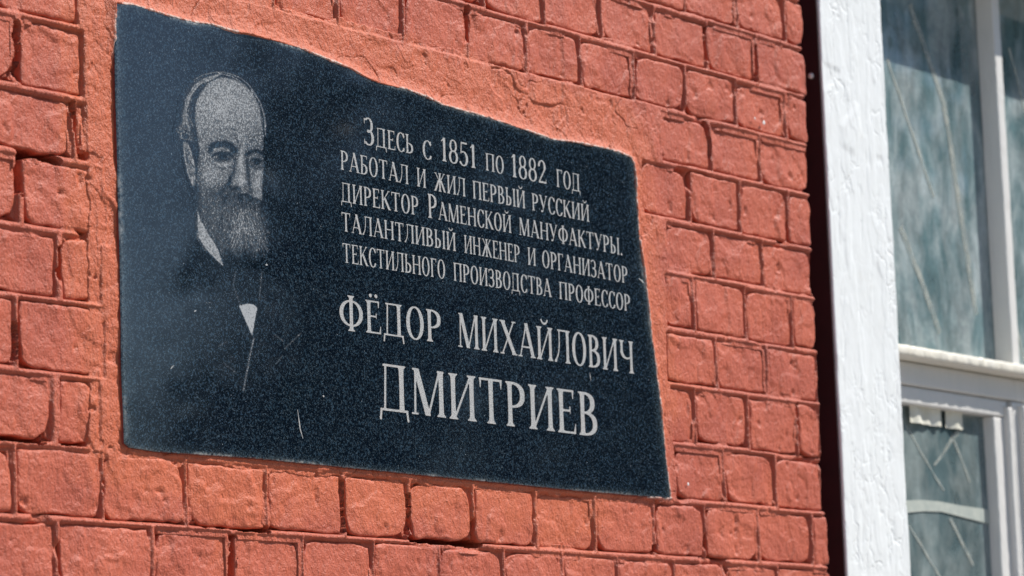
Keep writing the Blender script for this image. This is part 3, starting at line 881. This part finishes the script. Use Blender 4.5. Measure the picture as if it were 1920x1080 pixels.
    for k in range(190):
        sx_ = R2.uniform(225, 560); sy_ = R2.uniform(680, 860) + .35 * abs(sx_ - 400)
        dx_ = (sx_ - 400) * .10 + R2.uniform(-26, 26); pth = [(sx_, sy_)]
        for q in range(5):
            pth.append((pth[-1][0] + dx_ * (.4 + .2 * q) * .5 + R2.uniform(-7, 7), pth[-1][1] + R2.uniform(14, 34)))
        bright = .30 + .30 * math.exp(-((sx_ - 440) / 70) ** 2)
        if abs(sx_ - 430) < 90 and sy_ < 760: bright *= .5
        strands([pth], R2.uniform(.7, 1.) * bright, 2.5)
    # collar and shirt front
    col_ = pl([(222, 785), (236, 835), (276, 905), (328, 990), (357, 1078), (322, 1048), (262, 985), (228, 930), (221, 860)])
    T = np.maximum(T, ss(3, -3, col_) * .62)
    def q5(pts): return [((x / 2.455 + 230 - 290) * 2.769, (y / 2.455 + 400 - 110) * 2.769) for x, y in pts]
    T = np.maximum(T, ss(3, -3, pl(q5([(535, 426), (575, 415), (600, 420), (619, 434), (606, 500), (596, 564), (566, 498)]))) * .85)
    strands([q5([(603, 575), (588, 640), (575, 710), (555, 815)])], .34, 5)
    strands([q5([(312, 415), (360, 410), (408, 411)]), q5([(440, 612), (480, 590)]), q5([(468, 692), (520, 733)]), q5([(706, 692), (735, 655)]), q5([(745, 622), (820, 552)]), q5([(700, 560), (740, 590)]),
             q5([(520, 270), (508, 330), (540, 420)]), q5([(640, 270), (628, 400)])], .20, 4)
    body_ = pl(q5([(440, 300), (470, 260), (640, 270), (800, 380), (830, 560), (820, 700), (600, 830), (440, 780), (330, 620), (300, 440), (400, 420)]))
    T = np.maximum(T, ss(10, -30, body_) * (.035 + .03 * vn(a / 40, b / 40, 14)))
    # keep only the sheet under the figure
    keep = (np.minimum.reduce([face, hair - 14, beard - 14, col_ - 6, body_ - 8, ear - 10, pl([(200, 60), (360, 55), (500, 120), (600, 330), (560, 420), (350, 110)])]) < 8)
    fs = grid_faces(len(xs), len(zs)); fs = fs[keep.ravel()[fs].all(1)]
    used, inv = np.unique(fs, return_inverse=True)
    V = np.stack([X - PO[0], np.full(X.shape, -SH - .0002 - PO[1]), Z - PO[2]], -1).reshape(-1, 3)[used]
    me = mesh_np('engraved_portrait', V, inv.reshape(fs.shape), M_portrait, False, {'tone': T.ravel()[used]})
    o = link('engraved_portrait', me, plaque); o['label'] = 'stippled engraving of a bald bearded man in a dark coat'
portrait()

# small scratches and specks on the stone
def fleck(pts, wpx, name='scratch', m=M_letter, parent=plaque, Y=LY, off=PO):
    v = []; q = [np.array(P(x, y, Y)) for x, y in pts]
    for k, p in enumerate(q):
        d = q[min(k + 1, len(q) - 1)] - q[max(k - 1, 0)]; nn = np.array([-d[2], 0, d[0]]); nn /= np.linalg.norm(nn)
        wd = wpx * .00065 * (1 if 0 < k < len(q) - 1 else .3)
        v += [p + nn * wd / 2 - off, p - nn * wd / 2 - off]
    f = [(2 * k, 2 * k + 1, 2 * k + 3, 2 * k + 2) for k in range(len(q) - 1)]
    return link(name, mesh_np(name, v, f, m, False), parent)
fleck([(558, 768), (561, 790), (563, 805), (568, 822)], 2.6)
fleck([(1106, 699), (1107, 707), (1108, 714)], 2.2)
fleck([(1198, 522), (1204, 527), (1207, 531)], 4)
fleck([(320, 692), (323, 688), (326, 685)], 2.5)
fleck([(364, 584), (366, 583), (368, 582)], 2.5)
fleck([(605, 742), (607, 743), (608, 744)], 4)
fleck([(498, 497), (500, 496), (502, 497)], 3.5)
M_dot = plain('white_paint_speck', (.8, .8, .78), .5)
def wall_dot(px, py, r, lab=None):
    c = P(px, py, -.0012); k = 9
    v = [(0, -.0012, 0)] + [(r * math.cos(t * 2 * PI_ / k) * (1 + .2 * math.sin(3 * t)), 0, r * math.sin(t * 2 * PI_ / k)) for t in range(k)]
    f = [(0, 1 + (t + 1) % k, 1 + t) for t in range(k)]
    o = link('paint_speck', mesh_np('paint_speck', v, f, M_dot), wall, (c[0], c[1] - .0012, c[2] - GROUND))
PI_ = math.pi
wall_dot(1431, 230, .0032); wall_dot(1414, 222, .0018); wall_dot(1289, 908, .0022)

# ------------------------------------------------------------------ window
win = empty('wooden_window', (P(1800, 640, .08)[0], .08, P(1800, 640, .08)[2]))
tag(win, 'old white painted wooden window with dusty taped panes beside the brick wall', 'window')
WO = np.array(win.location)
YB, YM, YG = .030, .085, .105      # casing face, glazing bar face, glass

def board(name, x0, x1, yf, yb, z0, z1, m, step=.004, amp=.0006, seed=0, extra=None, label=None, rnd=.002, tilt=0.):
    """a plank seen mostly from the front: uneven painted face, rounded arrises, straight sides and back"""
    e = np.array([0, .3, 1.]) * rnd
    def ax(L):
        n_ = max(2, int((L - 2 * rnd) / step)); return np.concatenate([e[:-1], np.linspace(rnd, L - rnd, n_ + 1), L - e[:-1][::-1]])
    xs, zs = ax(x1 - x0), ax(z1 - z0); U, V = np.meshgrid(xs, zs)
    ed = np.minimum(np.minimum(U, x1 - x0 - U), np.minimum(V, z1 - z0 - V)); t = np.clip(1 - ed / rnd, 0, 1)
    X, Z = x0 + U, z0 + V
    H = -rnd * (1 - np.sqrt(1 - t ** 2)) + amp * fbm(X * 60 + seed, Z * 25, seed) + amp * .6 * fbm(X * 200, Z * 80, seed + 3)
    X = X + tilt * (Z - z0) + .0006 * fbm(Z * 40 + seed, X * 3, seed + 5) * (U < .003)
    if extra is not None: H = H + extra(X, Z)
    fr = np.stack([X, yf - H, Z], -1).reshape(-1, 3); nx, nz = len(xs), len(zs)
    rg = np.concatenate([np.arange(nx), np.arange(1, nz) * nx + nx - 1, (nz - 1) * nx + np.arange(nx - 2, -1, -1), np.arange(nz - 2, 0, -1) * nx])
    bk = fr[rg].copy(); bk[:, 1] = yb; bi = len(fr) + np.arange(len(rg))
    fs = [tuple(q) for q in grid_faces(nx, nz)] + [tuple(q) for q in np.stack([rg, bi, np.roll(bi, -1), np.roll(rg, -1)], 1)] + [tuple(int(q) for q in bi)]
    me = mesh_np(name, np.concatenate([fr, bk]) - WO, fs, m, True)
    me.shade_smooth()
    me.set_sharp_from_angle(angle=math.radians(50))
    o = link(name, me, win)
    if label: o['label'] = label
    return o

def PX(px, py, Y): return P(px, py, Y)
zlo = ZL[13] - .25
zsh = P(1750, 142, YG)[2] + (YG + .02) * SUN[2] / -SUN[1]      # underside of the header, which shades the top of the panes
zhi = zsh - .002
# casing board
bL = (PX(1537, 0, YB)[0] + PX(1589, 1080, YB)[0]) / 2
bR = (PX(1656, 0, YB)[0] + PX(1704, 1080, YB)[0]) / 2
def board_relief(X, Z):
    h = 0
    # blistered tongue of paint
    q = [P(x, y, YB) for x, y in ((1606, 200), (1612, 255), (1603, 285), (1580, 270), (1577, 235))]
    d = poly_sd(X, Z, np.array([[p[0], p[2]] for p in q])); h = h + .0016 * ss(.009, -.006, d)
    q = [P(x, y, YB) for x, y in ((1546, 120), (1573, 135), (1560, 155), (1548, 165))]
    d = poly_sd(X, Z, np.array([[p[0], p[2]] for p in q])); h = h - .0010 * ss(.007, -.003, d)
    c = fbm(X * 26, Z * 7, 31); h = h + .0006 * (ss(.0, .03, c) - .5)
    c = fbm(X * 34 + 9, Z * 11, 36); h = h + .0005 * (ss(.25, .28, c) - .5)
    cr = np.abs(fbm(X * 22 - 4, Z * 6, 41)); h = h - .0011 * (1 - ss(0, .03, cr)) * ss(-.05, .2, fbm(X * 5, Z * 5, 43))
    return h
board('casing_board', bL, bR, YB, YB + .045, zlo, zhi, M_white, .0022, .00035, 1, board_relief, 'broad upright board of cracked white paint', .0025, 0.)
# recessed strip between brick and board, its deep shade put into the colour
link('recess_shade_strip', box_mesh('recess_shade_strip', XEDGE - .03 - WO[0], bL + .02 - WO[0], YB + .047 - WO[1], YB + .075 - WO[1], zlo - WO[2], zhi - WO[2], M_maroon), win)['label'] = 'recessed strip between bricks and white board, its shade put into a near-black red'
link('board_side_shade', box_mesh('board_side_shade', bL - .0035 - WO[0], bL - .0006 - WO[0], YB + .0035 - WO[1], YB + .0465 - WO[1], zlo - WO[2], zhi - WO[2], M_maroon), win)['label'] = 'left edge of the casing board, its shade put into a dark maroon'  # strip added over the white edge, coloured as dark as its shade
# nail in it
c = P(1523, 143, .06); v = []; k = 10
nail = bpy.data.meshes.new('nail_head'); bm = bmesh.new(); bmesh.ops.create_uvsphere(bm, u_segments=12, v_segments=8, radius=.0045); bm.to_mesh(nail); bm.free(); nail.materials.append(M_white)
c = P(1523, 143, YB + .018); c[0] = bL - .004; link('nail_head', nail, win, c - WO)

# glazing bars (upper light)
zr_top = P(1760, 660, YM)[2]                 # transom top
def zat(px, py, Y): return P(px, py, Y)[2]
YT = .045                                     # transom face
zt1 = zat(1760, 656, YT); zt0 = zat(1760, 676, YT)
xR = bL + 1.30
mlx0 = (PX(1856, 60, YM)[0] + PX(1885, 640, YM)[0]) / 2 - (.0)   # front face right end
def mid(a, b): return (a[0] + b[0]) / 2
mR = mid(PX(1866, 60, YM), PX(1893, 600, YM)); mLf = mid(PX(1854, 60, YM), PX(1879, 600, YM))
board('glazing_bar', mLf, mR, YM - .012, YG - .001, zt1 - .01, zhi - .012, M_wood, .004, .0007, 7, None, 'upright bar between the two upper panes', .0018)
board('glazing_bar', mLf - .0, mR + .42, YM - .012, YG - .001, zhi - .010, zhi + .05, M_wood, .01, .0007, 8)
# transom with a lumpy cream lip
board('transom', bR - .03, xR, YT, YG + .04, zt0, zt1, M_putty, .004, .0022, 11, None, 'projecting cream rail of flaking paint across the window', .004)
# rail and frame under the transom, set back
YF = .088
zs1 = zt0 - .0015; zs0 = zat(1780, 735, YF)
board('frame_rail', bR - .03, xR, YF - .010, YG + .04, zs0, zs1, M_wood, .006, .0005, 13, None, 'grey white rail in the shade of the transom')
zg1 = zat(1780, 768, YF)
board('sash_top_rail', bR - .03, PX(1886, 800, YF)[0], YF - .004, YG + .01, zg1, zs0 - .0015, M_wood, .005, .0008, 14)
sxl = mid(PX(1860, 800, YF), PX(1878, 1060, YF)); sxr = mid(PX(1888, 800, YF), PX(1905, 1060, YF))
board('sash_stile', sxl, sxr, YF - .002, YG + .01, zlo + .01, zg1 - .0012, M_wood, .005, .0008, 15)
board('sash_bead', sxr - .016, sxr - .002, YF - .012, YF - .001, zlo + .012, zs0 - .012, M_wood, .004, .0005, 16, None, None, .003)
cxl = sxr + .004
board('centre_post', cxl, cxl + .045, YF - .008, YG + .03, zlo + .01, zs0 - .002, M_wood, .006, .0006, 17)
board('post_bead', cxl + .018, cxl + .036, YF - .020, YF - .0075, zlo + .012, zs0 - .008, M_wood, .004, .0005, 18, None, None, .003)
board('sash_stile', cxl + .048, cxl + .095, YF - .002, YG + .01, zlo + .01, zs0 - .004, M_wood, .006, .0006, 19)
board('header_board', bL - .05, xR + .06, -.02, YB + .04, zsh, zsh + .16, M_white, .006, .0008, 21)
board('casing_board', xR - .105, xR + .05, YB, YB + .045, zlo, zhi, M_white, .01, .0008, 22)
HB = win.children[-2]
# sides of the frame box so nothing is seen past the boards
link('frame_side', box_mesh('frame_side', bL + .022 - WO[0], bR - .008 - WO[0], YB + .046 - WO[1], .24 - WO[1], zlo - WO[2], zhi - WO[2], M_wood), win)
link('frame_side', box_mesh('frame_side', xR - .10 - WO[0], xR + .04 - WO[0], YB + .046 - WO[1], .24 - WO[1], zlo - WO[2], zhi - WO[2], M_wood), win)

def pane(name, x0, x1, z0, z1, y, m, n_=2):
    me = box_mesh(name, x0 - WO[0], x1 - WO[0], y - WO[1], y + .003 - WO[1], z0 - WO[2], z1 - WO[2], m)
    return link(name, me, win)
pane('pane', bR - .02, mLf + .004, zt1 - .012, zhi + .02, YG, M_glass)['label'] = 'dusty upper pane nearest the casing board'
pane('pane', mR - .004, mR + .44, zt1 - .012, zhi + .02, YG, M_glass)
pane('pane', bR - .02, sxl + .006, zlo, zg1 + .008, YG, M_glass_low)['label'] = 'dark lower pane with a paper strip stuck across it'
pane('pane', cxl + .09, cxl + .5, zlo, zs0, YG, M_glass_low)

def strip(pts, wpx, Y, m, name='tape_reflection_strip', thick=.0006):
    q = [np.array(P(x, y, Y)) for x, y in pts]; L = []; v = []
    wl = wpx if isinstance(wpx, (list, tuple)) else [wpx] * len(q)
    for k, p in enumerate(q):
        d = q[min(k + 1, len(q) - 1)] - q[max(k - 1, 0)]; nn = np.array([-d[2], 0, d[0]]); nn /= np.linalg.norm(nn)
        wd = wl[k] * .00088
        for s_, y_ in ((.5, 0), (-.5, 0), (-.5, thick), (.5, thick)):
            v.append(p + nn * wd * s_ + np.array([0, y_, 0]) - WO)
    f = []
    for k in range(len(q) - 1):
        for s_ in range(4): f.append((4 * k + s_, 4 * k + (s_ + 1) % 4, 4 * k + 4 + (s_ + 1) % 4, 4 * k + 4 + s_))
    f += [(0, 1, 2, 3), tuple(4 * (len(q) - 1) + s_ for s_ in (3, 2, 1, 0))]
    me = mesh_np(name, v, f, m, False); fix_normals(me)
    return link(name, me, win)
def wavy(p0, p1, n_=8, a=1.1):
    r_ = np.random.default_rng(int(p0[0] * 7 + p0[1]))
    return [(p0[0] + (p1[0] - p0[0]) * t + r_.uniform(-a, a), p0[1] + (p1[1] - p0[1]) * t) for t in np.linspace(0, 1, n_)]
YS = YG - .0012
for p0, p1, wd in (((1706, 8), (1772, 200), 15), ((1772, 200), (1830, 590), 17), ((1690, 425), (1764, 625), 15), ((1664, 110), (1752, 370), 9), ((1893, 90), (1925, 220), 10), ((1889, 545), (1925, 690), 7)):
    strip(wavy(p0, p1), wd, YS, M_tape)  # tape that also stands in for pale streaks of tree reflection
strip(wavy((1700, 800), (1770, 920), 6), 5, YS, M_tape); strip(wavy((1705, 985), (1765, 1085), 6), 6, YS, M_tape)
strip(wavy((1785, 815), (1820, 905), 5), 7, YS, M_tape); strip(wavy((1782, 972), (1826, 1060), 5), 8, YS, M_tape)
strip([(1752, 872), (1768, 852), (1786, 822), (1806, 798)], [5, 6, 9, 12], YS, M_tape)
o = strip([(1695, 950), (1730, 948), (1765, 950), (1800, 958), (1835, 965), (1868, 972)], [22, 20, 18, 20, 24, 28], YS - .0008, M_paper, 'paper_strip')
o['label'] = 'pale paper strip stuck level across the lower pane'
# inner frame and things hanging behind the glass
YI = .20
board('inner_stile', PX(1803, 70, YI)[0], PX(1836, 70, YI)[0] + .02, YI, YI + .04, zt1 - .05, zhi, M_wood, .008, .0004, 31, None, 'stile of the inner window seen through the glass')
board('inner_rail', bR - .05, PX(1803, 70, YI)[0] - .001, YI + .001, YI + .039, P(1740, 14, YI)[2], zhi, M_wood, .01, .0004, 32)
def curtain(px0, py0, px1, py1, Y, name, m, folds=9):
    a, b = P(px0, py0, Y), P(px1, py1, Y); xs = np.linspace(a[0], b[0], 60); zs = np.linspace(b[2], a[2], 14)
    X, Z = np.meshgrid(xs, zs); Yv = Y + .002 * np.sin((X - xs[0]) / (xs[-1] - xs[0]) * 6.28 * folds / 3) + .003 * vn(X * 40, Z * 10, 3)
    me = mesh_np(name, np.stack([X, Yv, Z], -1).reshape(-1, 3) - WO, grid_faces(60, 14), m)
    return link(name, me, win)
curtain(1703, 756, 1766, 800, YG - .0075, 'paper_scrap', M_curtain)
curtain(1772, 760, 1808, 806, YG - .0075, 'paper_scrap', M_curtain, 4)

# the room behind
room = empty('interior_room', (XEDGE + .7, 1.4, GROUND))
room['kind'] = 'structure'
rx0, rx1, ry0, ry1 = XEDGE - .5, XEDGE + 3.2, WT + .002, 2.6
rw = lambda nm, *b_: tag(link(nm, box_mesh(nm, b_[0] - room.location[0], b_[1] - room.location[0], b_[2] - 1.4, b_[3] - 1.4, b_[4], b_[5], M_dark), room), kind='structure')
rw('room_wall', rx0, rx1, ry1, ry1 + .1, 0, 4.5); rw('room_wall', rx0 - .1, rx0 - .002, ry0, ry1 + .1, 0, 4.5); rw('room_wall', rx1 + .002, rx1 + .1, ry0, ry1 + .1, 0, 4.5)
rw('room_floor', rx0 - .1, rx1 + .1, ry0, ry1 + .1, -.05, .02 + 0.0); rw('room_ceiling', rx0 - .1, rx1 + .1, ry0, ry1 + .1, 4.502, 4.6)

# ------------------------------------------------------------------ trees across the street (they show in the glass and the polished stone)
def mirror_at(px, py, dist):
    d = ray(px, py); t = -CAM[1] / d[1]; hit = CAM + d * t
    r = d * np.array([1, -1, 1]); return hit + r * dist
def crown_mesh(seed):
    R3 = np.random.default_rng(seed); n_ = 3200
    cl = R3.normal(size=(26, 3)); cl /= np.linalg.norm(cl, axis=1)[:, None]; cl *= R3.uniform(.35, .85, (26, 1)); cl[:, 2] *= 1.15
    idx = R3.integers(0, 26, n_); c_ = cl[idx] + R3.normal(size=(n_, 3)) * .15
    d1 = R3.normal(size=(n_, 3)); d1 /= np.linalg.norm(d1, axis=1)[:, None]; d2 = np.cross(d1, R3.normal(size=(n_, 3))); d2 /= np.linalg.norm(d2, axis=1)[:, None]
    s_ = R3.uniform(.035, .07, (n_, 1))
    v = np.stack([c_ - d1 * s_, c_ - d2 * s_ * .6, c_ + d1 * s_, c_ + d2 * s_ * .6], 1).reshape(-1, 3)
    return mesh_np('crown', v, np.arange(4 * n_).reshape(-1, 4), M_leaf, False)
CM = [crown_mesh(5), crown_mesh(9)]
def trunk_mesh(hh):
    bm = bmesh.new(); bmesh.ops.create_cone(bm, segments=10, radius1=.22, radius2=.09, depth=hh, cap_ends=True)
    for v in bm.verts: v.co.z += hh / 2
    me = bpy.data.meshes.new('trunk'); bm.to_mesh(me); bm.free(); me.materials.append(M_bark); return me
def tree(px, dist, top, rad, label, k):
    c_ = mirror_at(px, 540, dist); tr = empty('broadleaf_tree', (c_[0], c_[1], GROUND))
    tag(tr, label, 'tree', 'trees across the street')
    link('trunk', trunk_mesh(top * .6), tr)
    o = link('crown', CM[k], tr, (0, 0, top * .62)); o.scale = (rad, rad, top * .40); o.rotation_euler = (0, 0, px)
tree(930, 15, 8.0, 1.7, 'tall green tree standing straight across the street from the plaque', 0)
tree(1330, 16, 7.6, 1.7, 'second tall green tree across the street, nearer the window than the first', 1)
tree(1700, 18, 7.4, 2.0, 'round green tree across the street reflected in the window', 0)
tree(2300, 25, 8.5, 3.0, 'broad far tree beyond the round one across the street', 1)
tree(330, 17, 4.3, 1.6, 'low bushy tree across the street beside the tall one', 1)
tree(-760, 20, 8.0, 1.9, 'green tree across the street furthest from the window', 1)

print('bricks', len(bricks), 'letters', nletters)
